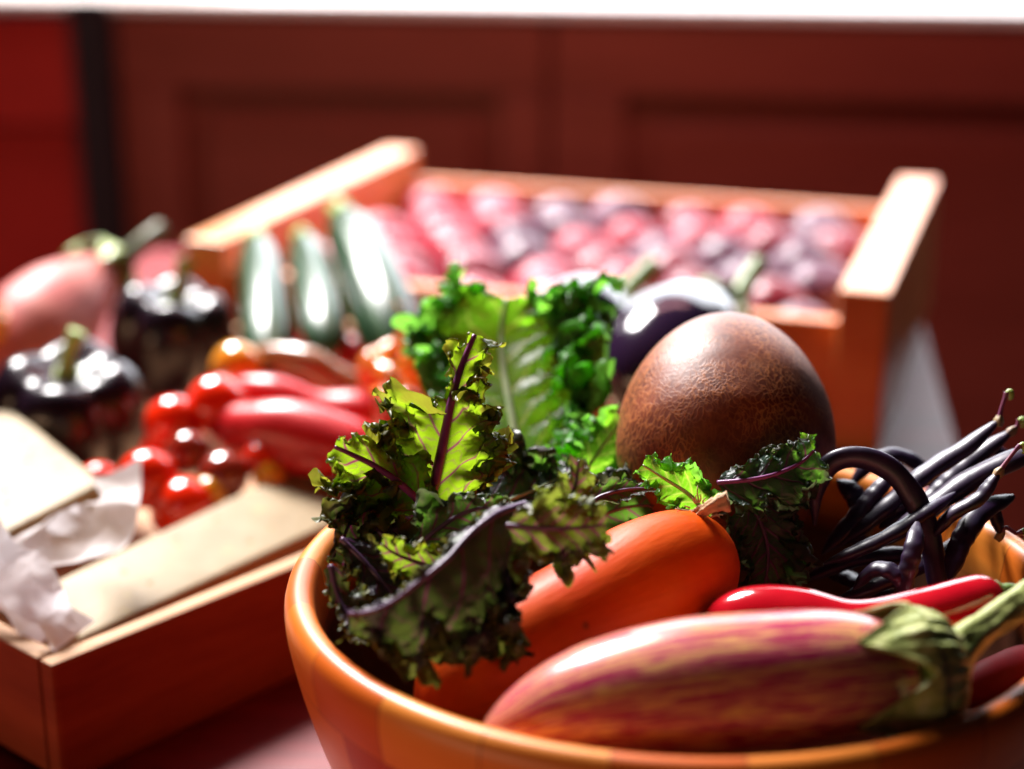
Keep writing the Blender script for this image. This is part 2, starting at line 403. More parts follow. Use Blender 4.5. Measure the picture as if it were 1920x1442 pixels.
def bell_pepper(name, label, c, R, hh, tilt, az, seed):
    rt = thing(name, label, 'bell pepper', tuple(c), 'black bell peppers in the front crate')
    n, m = 60, 96; V = []
    for i in range(n):
        s = i/(n-1); th = s*math.pi
        for j in range(m):
            a = 2*math.pi*j/m
            lob = 1-.17*(1-abs(math.cos(2*(a+seed))))**2*math.sin(th)**.6
            r = R*math.sin(th)**.75*lob*(1-.12*s)
            z = hh*math.cos(th)*.5
            z -= hh*.16*math.exp(-(math.sin(th)/.42)**2)*(1 if s < .5 else -.6)
            z += hh*.05*math.sin(4*(a+seed)+1.57)*math.sin(th)*(1 if s < .5 else 0)
            V.append((r*math.cos(a), r*math.sin(a), z))
    me = grid_mesh('body', V, n, m, True)
    bm = bmesh.new(); bm.from_mesh(me); bmesh.ops.remove_doubles(bm, verts=bm.verts, dist=1e-6); bmesh.ops.recalc_face_normals(bm, faces=bm.faces); bm.to_mesh(me); bm.free()
    b = link('body', me, black_skin, rt)
    sm = sweep('stem', [Vector((0, 0, hh*.28)), Vector((0, 0, hh*.42)), Vector((.003, 0, hh*.55)), Vector((.008, .002, hh*.66))], taper([(0, .016), (.25, .006), (.7, .0045), (1, .006)]), 30, 20, mod=lambda s, a: 1+.12*math.cos(5*a)*(1-s), cap=False)
    link('stem', sm, yel_green, rt)
    rt.rotation_euler = (tilt, 0, az)
    return rt
bell_pepper('bell_pepper', 'glossy black bell pepper beside the square cheese block, in front of the pink eggplant', P(132, 775, 1.02), .049, .082, .25, .3, .3)
bell_pepper('bell_pepper', 'glossy black bell pepper right of the pink eggplant, farther back', P(322, 635, 1.17), .045, .085, .2, 1.1, 1.0)

# pink eggplant at the left
def mat_eggplant(name, base1, base2, stripe, f0=9):
    w = M(name, .26, .45, .35, .12)
    al, ro = w.attr('along'), w.attr('round')
    v = w.comb(w.m('MULTIPLY', al, 1.5), w.m('MULTIPLY', w.m('SINE', ro), 3.0), w.m('MULTIPLY', w.m('COSINE', ro), 3.0))
    n1 = w.noise(v, f0*.55, 6, .65, .3)
    v2 = w.comb(w.m('MULTIPLY', al, 3.2), w.m('MULTIPLY', w.m('SINE', ro), 7.5), w.m('MULTIPLY', w.m('COSINE', ro), 7.5))
    n2 = w.noise(v2, f0*.8, 5, .7, .2)
    f = w.m('ADD', w.m('MULTIPLY', n1, .6), w.m('MULTIPLY', n2, .4))
    w.col(w.ramp(f, [(.42, base1), (.475, base2), (.51, (.50, .09, .15)), (.56, stripe)]))
    return w.mat
pale_pink = skin('pink_eggplant_skin', (.46, .09, .09), (.62, .22, .17), .5, 0, 18, spec=.3)
def calyx(path0, axis, R, lobes, length, mat, parent, seed=0, flare=.5, side=None):
    """cap with pointed lobes hugging a body: axis points from body to stem"""
    ax = axis.normalized(); u = (side or Vector((0, 0, 1))).cross(ax).normalized(); v = ax.cross(u)
    n, m = 30, 120; V = []
    for i in range(n):
        s = i/(n-1)
        for j in range(m):
            a = 2*math.pi*j/m
            lb = .42+.58*(abs(math.cos(lobes*(a+seed)/2)))**1.7*(1+.25*math.sin(3.1*a+seed))
            q = s*lb
            r = R*(.28+.80*math.sin(min(1.57, q*2.1)))*(1+.04*math.sin(9*a+seed)+.05*math.sin(17*a)*q)
            d = length*(q**1.6)
            cc = Vector(path0)+ax*(length*.38)-ax*d+(u*math.cos(a)+v*math.sin(a))*r*(1+.06*s*s)
            V.append(cc)
    me = grid_mesh('calyx', V, n, m, True)
    o = adopt(link('calyx', me, mat), parent)
    md = o.modifiers.new('thick', 'SOLIDIFY'); md.thickness = .0016; md.offset = -1
    return o
t = thing('pink_eggplant', 'pale pink eggplant with long green stem at the left behind the black peppers', 'eggplant', tuple(P(100, 640, 1.2)))
e0, e1 = P(-40, 735, 1.13), P(212, 492, 1.25)
adopt(link('body', sweep('body', [e0, e0.lerp(e1, .5)+Vector((0, 0, .004)), e1], round_rad(.039, [(0, 1.02), (.35, 1), (.6, .86), (.8, .66), (1, .5)], 2.2, 2.6), 60, 48), pale_pink), t)
calyx(e1-(e1-e0).normalized()*.008, e1-e0, .022, 5, .026, yel_green, t, .4)
tube([tuple((208, 498, 1.235)), (240, 480, 1.235), (275, 450, 1.24), (303, 428, 1.25)], .0075, .0062, skin('olive_stem_skin', (.05, .055, .012), (.12, .12, .03), .5, 0, 60), t, 'stem')

# zucchini
def mat_zuke():
    w = M('zucchini_skin', .30, .4, .2, .15)
    ro, al = w.attr('round'), w.attr('along')
    v = w.coord('Object')
    st = w.m('MULTIPLY', w.m('ADD', w.m('SINE', w.m('MULTIPLY', ro, 8)), 1), .5)
    f = w.m('ADD', w.m('MULTIPLY', st, .35), w.m('MULTIPLY', w.noise(v, 90, 4), .7))
    w.col(w.ramp(f, [(.35, (.008, .030, .014)), (.75, (.045, .11, .045))])); return w.mat
MZ = mat_zuke()
for k, (a, b, r, lab) in enumerate((((505, 705, 1.08), (481, 452, 1.25), .0165, 'dark green zucchini leaning on the plum crate, leftmost of the three'),
                               ((612, 660, 1.08), (568, 450, 1.26), .0155, 'dark green zucchini between two others against the plum crate'),
                               ((752, 690, 1.08), (644, 408, 1.24), .0215, 'thickest zucchini with pale tip, nearest the plums'))):
    a, b = P(*a), P(*b)
    t = thing('zucchini', lab, 'zucchini', tuple(a), 'zucchini leaning on the plum crate')
    mid = a.lerp(b, .5)+Vector((.002, -.004, .006))
    adopt(link('body', sweep('body', [a, mid, b], round_rad(r, [(0, 1.1), (.5, 1), (1, .85)], 4, 5), 50, 40, mod=lambda s, x: 1+.02*math.cos(8*x)), MZ), t)
    ax = (b-mid).normalized()
    adopt(link('stem', sweep('stem', [b-ax*.006, b+ax*.004, b+ax*.012], taper([(0, r*.6), (.5, r*.42), (1, r*.45)]), 16, 20, cap=False, mod=lambda s, x: 1+.1*math.cos(5*x)), yel_green), t)

# tomatoes
tom_red = skin('red_tomato_skin', (.72, .010, .002), (.85, .03, .004), .14, .4, 20, bumps=.03)
tom_dark = skin('dark_tomato_skin', (.16, .012, .008), (.26, .025, .01), .10, .7, 20, bumps=.03)
tom_or = skin('orange_tomato_skin', (.80, .20, .01), (.80, .32, .02), .10, .7, 20, bumps=.03)
def ball(name, r, sq, seed, dim=0, n=40, m=48):
    V = []
    for i in range(n):
        th = math.pi*i/(n-1)
        for j in range(m):
            a = 2*math.pi*j/m
            d = Vector((math.sin(th)*math.cos(a), math.sin(th)*math.sin(a), math.cos(th)*sq))
            k = 1+.03*noise.noise(d*1.2+Vector((seed, 0, 0)))-dim*math.exp(-(th/.3)**2)-(.05*math.exp(-((a-1.0)/.25)**2)*math.sin(th) if dim > .09 else 0)
            V.append(d*r*k)
    me = grid_mesh(name, V, n, m, True)
    bm = bmesh.new(); bm.from_mesh(me); bmesh.ops.remove_doubles(bm, verts=bm.verts, dist=1e-7); bmesh.ops.recalc_face_normals(bm, faces=bm.faces); bm.to_mesh(me); bm.free()
    return me
toms = [((325, 795), .99, .0170, 1, tom_red, 'red cherry tomato touching the black bell pepper, above the others'),
        ((407, 762), 1.0, .0185, 1, tom_red, 'large red cherry tomato at the end of the red chillies'),
        ((277, 898), .950, .0168, 1.05, tom_red, 'shiny red cherry tomato with white highlight beside the white paper'),
        ((345, 955), .945, .0185, 1.0, tom_red, 'lowest red tomato partly hidden by the long cheese slab'),
        ((392, 925), .95, .0100, 1.0, tom_or, 'small orange tomato above the long cheese slab'),
        ((418, 893), .96, .0145, 1, tom_dark, 'dark brown-red cherry tomato in the middle of the tomatoes'),
        ((352, 850), .97, .0130, 1, tom_dark, 'dark cherry tomato in the shade between two red tomatoes'),
        ((488, 862), .97, .0110, 1, tom_red, 'small red cherry tomato below the widest chilli'),
        ((505, 893), .965, .0095, 1, tom_or, 'small amber tomato right above the cheese slab'),
        ((552, 873), .975, .0100, 1, tom_dark, 'dark cherry tomato at the right end above the cheese slab'),
        ((300, 845), .99, .0110, 1, tom_red, 'tiny red tomato half hidden behind the shiny one'),
        ((443, 690), 1.06, .0165, .95, tom_or, 'orange-yellow tomato beside the farther black pepper'),
        ((585, 620), 1.15, .0110, 1, tom_red, 'small red tomato between two zucchini'),
        ((185, 905), .96, .0120, 1, tom_red, 'red tomato peeping out behind the square cheese block')]
for k, (q, d, r, sq, mt, lab) in enumerate(toms):
    c = P(q[0], q[1], d)
    t = thing('cherry_tomato', lab, 'tomato', tuple(c), 'cherry tomatoes in the front crate')
    b = link('body', ball('body', r, sq, k, .08), mt, t)
    if k not in (9, 8):
        V = []; F_ = []
        for q5 in range(5):
            a = q5*1.2566+k; i0 = len(V)
            for s_, wd, zz in ((0, .16, .93), (.4, .14, 1.0), (.75, .05, 1.08)):
                for sg in (-1, 1): V.append(Vector((math.cos(a)*s_-sg*wd*math.sin(a), math.sin(a)*s_+sg*wd*math.cos(a), math.sqrt(max(.1, 1-s_*s_))*zz))*r)
            F_ += [(i0, i0+1, i0+3, i0+2), (i0+2, i0+3, i0+5, i0+4)]
        me = bpy.data.meshes.new('calyx'); me.from_pydata(V, [], F_); me.update()
        o = link('calyx', me, stem_green, t); md = o.modifiers.new('t', 'SOLIDIFY'); md.thickness = .0006
    t.rotation_euler = (random.uniform(-1.9, -.9), random.uniform(-.4, .4), random.uniform(-1, 1))

# chillies on the heap
chil_red = skin('red_chilli_skin', (.52, .006, .012), (.66, .016, .02), .34, .12, 25, bumps=.12)
chil_brown = skin('olive_chilli_skin', (.20, .08, .03), (.34, .14, .06), .22, .5, 25)
chil_or = skin('orange_pepper_skin', (.75, .16, .01), (.82, .28, .02), .18, .5, 25)
def chilli(name, label, path, rt_, mat, group, stem=None, cat='chilli', wob=.05, seed=0):
    pts = [P(*p) for p in path]
    t = thing(name, label, cat, tuple(pts[0]), group)
    adopt(link('body', sweep('body', pts, taper(rt_), 80, 36, mod=lambda s, a: 1+wob*math.sin(2*a+seed+5*s)+wob*.6*noise.noise(Vector((s*6, math.cos(a), seed)))), mat), t)
    if stem:
        sp = [P(*p) for p in stem]; r = rt_[-1][1]
        r_end = max(.003, lerp_tab(rt_, .97))
        adopt(link('calyx', sweep('calyx', [pts[-1]+(pts[-2]-pts[-1]).normalized()*.004, pts[-1], sp[0].lerp(sp[1], .4)], taper([(0, r_end*.98), (.5, r_end*.8), (1, .0028)]), 20, 24, cap=False), stem_green), t)
        adopt(link('stem', sweep('stem', sp, taper([(0, .0028), (1, .0034)]), 24, 12, cap=False), stem_green), t)
    return t
gr = 'chillies heaped in the front crate'
chilli('chilli', 'long wavy red chilli with pink sheen in the middle of the heap', [(425, 728, 1.03), (510, 745, 1.02), (580, 775, 1.02), (640, 775, 1.02), (715, 770, 1.02)], [(0, 0), (.05, .007), (.3, .0125), (.7, .0135), (.95, .011), (1, 0)], chil_red, gr)
chilli('chilli', 'widest red chilli just behind the long cheese slab', [(400, 800, 1.0), (480, 812, .985), (560, 815, .975), (640, 835, .97), (730, 870, .97)], [(0, 0), (.06, .012), (.3, .018), (.6, .0175), (.95, .014), (1, 0)], chil_red, gr)
chilli('chilli', 'rosy red chilli lying across the foot of the zucchini', [(545, 655, 1.14), (610, 655, 1.13), (680, 665, 1.12), (745, 690, 1.12)], [(0, 0), (.08, .007), (.5, .0115), (.93, .010), (1, 0)], chil_red, gr)
chilli('chilli', 'bent olive-brown chilli on top of the red ones', [(455, 665, 1.08), (520, 668, 1.07), (580, 680, 1.06), (625, 705, 1.06), (680, 722, 1.06)], [(0, 0), (.08, .005), (.4, .0085), (.93, .0075), (1, 0)], chil_brown, gr)
chilli('chilli', 'red chilli half hidden under the olive-brown one', [(440, 705, 1.09), (520, 712, 1.09), (600, 722, 1.09), (680, 745, 1.09)], [(0, 0), (.08, .008), (.5, .013), (.93, .011), (1, 0)], chil_red, gr)
chilli('chilli', 'dark red chilli at the bottom of the heap above the small tomatoes', [(470, 850, .98), (560, 850, .97), (640, 870, .96)], [(0, 0), (.1, .008), (.5, .011), (.9, .009), (1, 0)], chil_red, gr)
go = 'small orange peppers beside the kale'
def small_pep(label, c, R, hh, tilt, az, seed, mt):
    t = bell_pepper('small_pepper', label, c, R, hh, tilt, az, seed); t['category'] = 'pepper'; t['group'] = go
    for ch in t.children:
        if ch.name.startswith('body'): ch.data.materials.clear(); ch.data.materials.append(mt)
        elif ch.name.startswith('stem'): ch.data.materials.clear(); ch.data.materials.append(chil_or)
    return t
small_pep('small orange pepper left of the tall green kale leaf', P(735, 700, 1.03), .022, .036, .3, .2, .2, chil_or)
small_pep('small orange pepper touching the tall green kale leaf', P(795, 700, 1.02), .018, .03, .5, 1.2, .8, chil_or)
small_pep('pale orange pepper above the other orange peppers', P(750, 640, 1.10), .018, .03, .2, 2.2, .5, chil_or)
small_pep('lowest orange pepper behind the purple-ribbed kale leaf', P(745, 765, .99), .016, .03, .2, 2.9, .5, skin('rust_pepper_skin', (.40, .06, .01), (.5, .1, .02), .2, .4, 25))
small_pep('orange pepper cut off by the left edge of the photo', P(-28, 610, 1.12), .016, .03, .2, .9, .5, chil_or)

# dark eggplants between the crate and the bowl
egg_black = skin('black_eggplant_skin', (.014, .006, .022), (.030, .012, .035), .14, .6, 14, bumps=.03)
def dark_egg(label, a, b, R, stem, prof=None):
    a, b = P(*a), P(*b)
    t = thing('dark_eggplant', label, 'eggplant', tuple(a), 'dark eggplants between bowl and plum crate')
    adopt(link('body', sweep('body', [a, a.lerp(b, .5)+Vector((0, 0, .004)), b], round_rad(R, prof or [(0, 1), (.45, 1), (.8, .84), (1, .7)], 2.2, 2.8), 60, 48), egg_black), t)
    calyx(b-(b-a).normalized()*R*.22, b-a, R*.62, 5, R*.85, stem_green, t, .9)
    tube(stem, .0075, .006, stem_green, t, 'stem')
dark_egg('large near-black eggplant with green stem right behind the brown gourd', (1180, 745, .99), (1345, 590, 1.10), .040, [(1340, 592, 1.10), (1375, 570, 1.10), (1400, 530, 1.11), (1424, 492, 1.12)])
dark_egg('near-black eggplant with thin stem behind the green kale leaf', (1040, 680, 1.02), (1135, 575, 1.10), .034, [(1130, 580, 1.10), (1160, 560, 1.11), (1190, 530, 1.12), (1225, 495, 1.13)])

# ------------------------------------------------------------------ plums
def mat_plum(name, c1, c2):
    w = M(name, .36, .35, 0); v = w.coord('Object')
    n = w.noise(v, 14, 3); lw = w.n('ShaderNodeLayerWeight'); lw.inputs[0].default_value = .35
    bl = w.sstep(w.noise(v, 16, 3, .5), .35, .65)
    base = w.ramp(n, [(.3, c1), (.7, c2)])
    w.col(w.mix(w.m('MULTIPLY', bl, .30), base, (.55, .34, .44)))
    w.put(w.b.inputs['Roughness'], w.m('ADD', w.m('MULTIPLY', bl, .2), .32)); return w.mat
pl_m = [mat_plum('rosy_plum_skin', (.36, .008, .028), (.50, .024, .05)), mat_plum('red_plum_skin', (.18, .004, .016), (.28, .010, .03)), mat_plum('purple_plum_skin', (.05, .006, .030), (.10, .014, .05))]
cn = ['rosy', 'dark red', 'purple']
ordn = ['leftmost', 'second from the left', 'third from the left', 'fourth from the left', 'fifth from the left', 'sixth from the left', 'seventh from the left', 'eighth from the left', 'ninth from the left', 'tenth from the left', 'eleventh from the left']
rows = ['back row', 'second row', 'third row', 'fourth row', 'fifth row', 'sixth row', 'seventh row', 'front row']
rp_ = .0308
bi0, bi1 = .036+rp_, BL-.036-rp_; di0, di1 = .028+rp_, BD-.028-rp_
nr_ = int((di1-di0)/(rp_*1.86))+1
pm_meshes = [ball('plum', rp_, .93, 3.1*k, .10, 32, 40) for k in range(3)]
for m_, mt in zip(pm_meshes, pl_m): m_.materials.append(mt)
for m_ in pm_meshes: m_.polygons.foreach_set('use_smooth', [True]*len(m_.polygons))
for rI in range(nr_):
    nc = 7
    dd = di1-(di1-di0)*rI/(nr_-1)
    for cI in range(nc):
        aa = bi0+(bi1-bi0)*(cI+(.0 if rI % 2 == 0 else .46))/(nc-.54)
        aa += random.uniform(-.002, .002); d2 = dd+random.uniform(-.003, .003)
        k = random.choices([0, 1, 2], [(.55 if cI < 3 else .2), .3, (.15 if cI < 3 else .6)])[0]
        o = bpy.data.objects.new('plum', pm_meshes[k]); C.objects.link(o)
        o.location = (nl.x+bx.x*aa+by.x*d2, nl.y+bx.y*aa+by.y*d2, .032+rp_*.94+random.uniform(0, .003))
        o.rotation_euler = (random.uniform(-.9, .9), random.uniform(-.9, .9), random.uniform(0, 6.3))
        sc = random.uniform(.88, 1.05); o.scale = (sc, sc, sc)
        tag(o, f'{cn[k]} plum {ordn[cI]} in the crate {rows[min(rI,7)] if rI < nr_-1 else "front row"}', 'plum', 'plums packed in the back crate')

# ------------------------------------------------------------------ contents of the bowl
# big brown netted gourd
def mat_gourd():
    w = M('brown_netted_skin', .46, .4, 0); v = w.coord('Object', (1, 1, .62))
    v2 = w.coord('Object', (1, 1, .5))
    dn = w.noise(v2, 70, 3)
    vo = w.n('ShaderNodeTexVoronoi', feature='DISTANCE_TO_EDGE'); vo.inputs['Scale'].default_value = 430
    add = w.n('ShaderNodeVectorMath', operation='ADD'); w.put(add.inputs[0], v2)
    nn = w.n('ShaderNodeTexNoise'); w.put(nn.inputs['Vector'], v2); nn.inputs['Scale'].default_value = 120; nn.inputs['Detail'].default_value = 3
    sc = w.n('ShaderNodeVectorMath', operation='SCALE'); w.put(sc.inputs[0], nn.outputs['Color']); sc.inputs['Scale'].default_value = .012
    w.put(add.inputs[1], sc.outputs[0]); w.put(vo.inputs['Vector'], add.outputs[0])
    net = w.m('SUBTRACT', 1, w.sstep(vo.outputs['Distance'], .0, .16))
    big = w.sstep(w.noise(v, 28, 4), .40, .62)
    net = w.m('MULTIPLY', net, w.m('ADD', .12, w.m('MULTIPLY', big, .88)))
    base = w.mix(w.m('MULTIPLY', w.sstep(w.noise(w.coord('Object', (1, 1, .8)), 17, 4, .6), .52, .66), .55), w.ramp(w.noise(v, 45, 6, .7), [(.32, (.085, .012, .005)), (.68, (.26, .055, .020))]), (.34, .15, .085))
    w.col(w.mix(w.m('MULTIPLY', net, .85), base, (.54, .17, .05)))
    w.bump(w.m('ADD', net, w.m('MULTIPLY', w.noise(v, 40, 6), 2)), .17, .0009); return w.mat
gc0, gc1 = P(1352, 1010, .700), P(1368, 616, .770)
g = tag(link('brown_gourd', sweep('brown_gourd', [gc0, gc0.lerp(gc1, .5), gc1], round_rad(.0462, [(0, 1), (.35, 1.03), (.55, .99), (.8, .90), (1, .82)], 2.2, 2.1), 90, 80, mod=lambda s, a: 1+.012*noise.noise(Vector((s*3, math.cos(a)*1.5, math.sin(a)*1.5)))), mat_gourd()), 'large brown egg-shaped gourd with netted skin standing in the bowl', 'gourd')

# orange squash
def mat_orange():
    w = M('orange_squash_skin', .44, .18, .02, .2); v = w.coord('Object')
    n = w.noise(v, 22, 5, .6)
    base = w.ramp(n, [(.3, (.66, .050, .001)), (.7, (.82, .115, .003))])
    sp = w.n('ShaderNodeTexVoronoi'); sp.inputs['Scale'].default_value = 42; w.put(sp.inputs['Vector'], v); sp.inputs['Randomness'].default_value = 1
    spot = w.m('SUBTRACT', 1, w.sstep(w.m('ADD', sp.outputs['Distance'], w.m('MULTIPLY', w.noise(v, 200, 2), .12)), .09, .16))
    pick = w.sstep(w.noise(v, 40, 1), .45, .50)
    w.col(w.mix(w.m('MULTIPLY', w.m('MULTIPLY', spot, pick), .75), base, (.10, .03, .008)))
    v3 = w.comb(w.m('MULTIPLY', w.attr('along'), 1.5), w.m('SINE', w.attr('round')), w.m('COSINE', w.attr('round')))
    w.bump(w.m('ADD', w.m('MULTIPLY', w.noise(v3, 10, 5, .6), 1), w.m('MULTIPLY', w.noise(v, 250, 2), .2)), .13, .002)
    w.b.inputs['Subsurface Weight'].default_value = .06; w.b.inputs['Subsurface Radius'].default_value = (.01, .002, .001); w.b.inputs['Subsurface Scale'].default_value = 1
    return w.mat
s0, s1_ = P(790, 1350, .606), P(1364, 1030, .668)
t = thing('orange_squash', 'long smooth orange squash with dry stem lying under the kale in the bowl', 'squash', tuple(s0))
adopt(link('body', sweep('body', [s0, P(900, 1275, .615), P(1070, 1185, .631), P(1240, 1085, .652), s1_], round_rad(.0258, [(0, .95), (.3, 1.0), (.7, 1.02), (1, .92)], 3.2, 5.0), 100, 72, mod=lambda s, a: 1+.02*math.sin(3*a+1.2)+.02*noise.noise(Vector((s*3, math.cos(a), math.sin(a))))), mat_orange()), t)
dry = skin('dry_stem_skin', (.34, .18, .09), (.58, .36, .19), .7, 0, 300, bumps=.6)
adopt(link('stem', sweep('stem', [P(1282, 995, .665), P(1308, 966, .654), P(1330, 952, .648), P(1345, 945, .646), P(1366, 940, .645)], taper([(0, .0080), (.18, .0056), (.4, .0028), (.75, .0023), (1, .0036)]), 50, 24, cap=False, mod=lambda s, a: 1+.22*math.sin(5*a+9*s)+.2*noise.noise(Vector((s*14, math.cos(a)*2, math.sin(a)*2)))), dry), t)
# little hairs/rootlets round the stem foot
hb = []
for k in range(26):
    a = random.uniform(0, 6.28); b0 = P(1312, 966, .653)+Vector((math.cos(a), math.sin(a)*.4, math.sin(a)))*.0045
    b1 = b0+Vector((math.cos(a), random.uniform(-.6, .6), math.sin(a)+random.uniform(-.2, .6)))*random.uniform(.002, .0055)
    hb.append(sweep('h', [b0, b0.lerp(b1, .5)+Vector((random.uniform(-1, 1), 0, random.uniform(-1, 1)))*.0008, b1], taper([(0, .0004), (1, .0002)]), 5, 5, cap=False))
adopt(link('stem_hairs', join_meshes('stem_hairs', hb), dry), t)

# striped eggplant in front
MEg = mat_eggplant('striped_eggplant_skin', (.82, .46, .16), (.72, .24, .15), (.42, .015, .085), 8)
t = thing('striped_eggplant', 'pink and cream striped eggplant lying at the front rim of the bowl', 'eggplant', tuple(P(1300, 1330, .54)))
EP = [P(900, 1395, .562), P(1080, 1335, .562), P(1300, 1300, .564), P(1520, 1280, .567), P(1720, 1262, .572)]
adopt(link('body', sweep('body', EP, round_rad(.0246, [(0, .82), (.25, .97), (.5, 1.02), (.75, 1.0), (1, .95)], 2.0, 5.5), 110, 96), MEg), t)
cal_m = M('eggplant_calyx_skin', .5, .4, .05); v = cal_m.coord('Object')
cal_m.col(cal_m.ramp(cal_m.noise(v, 110, 6, .7), [(.35, (.20, .25, .05)), (.52, (.42, .46, .14)), (.68, (.66, .64, .34))])); cal_m.bump(cal_m.noise(v, 160, 5), .7, .002)
axE = (P(1790, 1235, .575)-P(1640, 1262, .570)).normalized()
def big_calyx():
    n, m = 60, 200; V = []
    u = Vector((0, 0, 1)); u = (u-axE*u.dot(axE)).normalized(); vv = axE.cross(u)
    base = P(1722, 1256, .572)
    for i in range(n):
        s = i/(n-1)
        for j in range(m):
            a = 2*math.pi*j/m
            ph = (a*5/(2*math.pi)+.12) % 1
            lobe = max(0, 1-abs(ph-.5)*2)**1.25          # pointed tips
            k = int(a*5/(2*math.pi)+.12)
            L = .004+lobe*(.024+.007*math.sin(k*2.3))
            # path: from stem foot outwards, over the shoulder, then along the body
            d = s*(.019+L)
            if d < .0205:
                x = d/.0205; r = .0065+(.0212-.0065)*math.sin(x*math.pi/2)**.9; ax_ = .0135*math.cos(x*math.pi/2)
            else:
                x = d-.0205; r = .0228+.0004*math.sin(x*300); ax_ = -x
            r += .0009*math.cos(5*2*math.pi*(ph-.5)/5*5)*(1-s)+.0010*noise.noise(Vector((d*90, math.cos(a)*4, math.sin(a)*4)))
            if s > .9: r += (s-.9)*.012*(.4+noise.noise(Vector((a*3, 0, 3))))
            V.append(base+axE*(ax_+.000)+(u*math.cos(a)+vv*math.sin(a))*r)
    return grid_mesh('calyx', V, n, m, True)
o = adopt(link('calyx', big_calyx(), cal_m.mat), t); md = o.modifiers.new('t', 'SOLIDIFY'); md.thickness = .0012; md.offset = 1
adopt(link('stem', sweep('stem', [P(1725, 1262, .573), P(1775, 1232, .574), P(1825, 1190, .577), P(1885, 1148, .583), P(1985, 1085, .595)], taper([(0, .0125), (.16, .0105), (.3, .0062), (.6, .0052), (1, .0072)]), 60, 40, cap=False, mod=lambda s, a: 1+.06*math.sin(5*a+2*s)+.1*noise.noise(Vector((s*12, math.cos(a)*2, math.sin(a)*2)))), cal_m.mat), t)

# red chillies in the bowl
cr = skin('glossy_red_chilli_skin', (.42, .003, .012), (.54, .008, .018), .14, .8, 30, bumps=.14)
chilli('chilli', 'glossy red chilli lying between the striped eggplant and the purple beans', [(1318, 1215, .630), (1380, 1172, .625), (1480, 1158, .62), (1600, 1172, .615), (1720, 1160, .615), (1800, 1142, .618), (1878, 1113, .622)],
       [(0, 0), (.04, .007), (.16, .0118), (.35, .0108), (.5, .0092), (.75, .0112), (.93, .0105), (.985, .006), (1, .002)], cr, 'red chillies in the bowl', stem=[(1878, 1113, .622), (1892, 1108, .623), (1935, 1122, .63)], seed=2)
chilli('chilli', 'dark red chilli in the shade under the eggplant stem', [(1780, 1310, .635), (1850, 1280, .635), (1910, 1255, .64), (1960, 1235, .645)], [(0, 0), (.1, .006), (.5, .008), (.9, .007), (1, 0)], skin('dark_red_chilli_skin', (.07, .001, .004), (.12, .002, .006), .6, 0, 30, spec=.1), 'red chillies in the bowl')

# purple beans
bean_m = M('purple_bean_skin', .40, .45, .08, .2); v = bean_m.coord('Object')
bean_m.col(bean_m.ramp(bean_m.noise(v, 90, 5, .6), [(.35, (.012, .005, .024)), (.7, (.036, .012, .048))])); bean_m.bump(bean_m.noise(v, 140, 4), .2, .001)
tip_m = skin('bean_tip_skin', (.24, .13, .10), (.40, .30, .12), .5, .1, 120)
bstem_m = skin('bean_stalk_skin', (.16, .03, .10), (.30, .07, .12), .4, .1, 150)
def bean(label, path, r, tip=None, seed=0, taper0=.25, taper1=.25, hook=None):
    r *= .93; pts = [P(*p) for p in path]
    t = thing('purple_bean', label, 'bean', tuple(pts[0]), 'purple beans in the bowl')
    prof = [(0, .0006), (.05, r*.42), (.16, r*.86), (.35, r), (.6, r*1.04), (.82, r*.92), (.94, r*.55), (1, .0011)]
    nb = 5+seed % 4
    adopt(link('pod', sweep('pod', pts, taper(prof), 90, 24, flat=.66, mod=lambda s, a: 1+.045*math.sin((s+.04*math.sin(9*s+seed))*nb*6.28+seed)*math.sin(math.pi*s)+.03*noise.noise(Vector((s*9, math.cos(a), seed)))), bean_m.mat), t)
    if tip:
        tp = [pts[-1]]+[P(*p) for p in tip]
        adopt(link('stalk', sweep('stalk', tp, taper([(0, .0013), (.3, .0009), (.8, .0008), (1, .0013)]), 30, 10, cap=False), bstem_m), t)
        q = tp[0]; dr = (tp[1]-tp[0]).normalized()
        adopt(link('cap', sweep('cap', [q-dr*.0025, q, q+dr*.002], taper([(0, .0016), (.5, .0019), (1, .0010)]), 14, 12, cap=False, mod=lambda s, a: 1+.2*math.sin(4*a)), tip_m), t)
        e = tp[-1]; d2 = (tp[-1]-tp[-2]).normalized()
        adopt(link('stalk_end', sweep('stalk_end', [e-d2*.001, e+CAMR*.0012+CAMU*.0003, e+CAMR*.0018-CAMU*.002, e+CAMR*.0008-CAMU*.003], taper([(0, .0009), (.5, .0014), (1, .0004)]), 16, 10, cap=False), yel_green), t)
    return t
bean('purple bean bent into a high hoop beside the brown gourd', [(1527, 985, .69), (1532, 915, .688), (1560, 868, .685), (1615, 858, .682), (1675, 885, .680), (1722, 950, .678), (1748, 1030, .676), (1765, 1130, .672), (1770, 1200, .668)], .0050, seed=1)
bean('upright purple bean with the tallest thin stalk, top right', [(1560, 1030, .70), (1650, 960, .70), (1740, 885, .70), (1810, 840, .70), (1873, 788, .70)], .0053, [(1879, 762, .70), (1888, 736, .70)], seed=2)
bean('purple bean with a green-tipped stalk just right of the tallest stalk', [(1690, 985, .715), (1780, 900, .715), (1840, 850, .712), (1898, 808, .71)], .0048, [(1906, 800, .71), (1911, 788, .71)], seed=3)
bean('thickest purple bean running off the right edge of the photo', [(1640, 1030, .695), (1740, 955, .69), (1820, 900, .69), (1900, 862, .69), (1990, 830, .69)], .0064, seed=4)
bean('slim curved purple bean with reddish stalk in front of the thickest one', [(1745, 1010, .675), (1785, 965, .672), (1835, 935, .67), (1862, 900, .67), (1874, 885, .67)], .0040, [(1888, 865, .67), (1906, 842, .67), (1913, 836, .67)], seed=5)
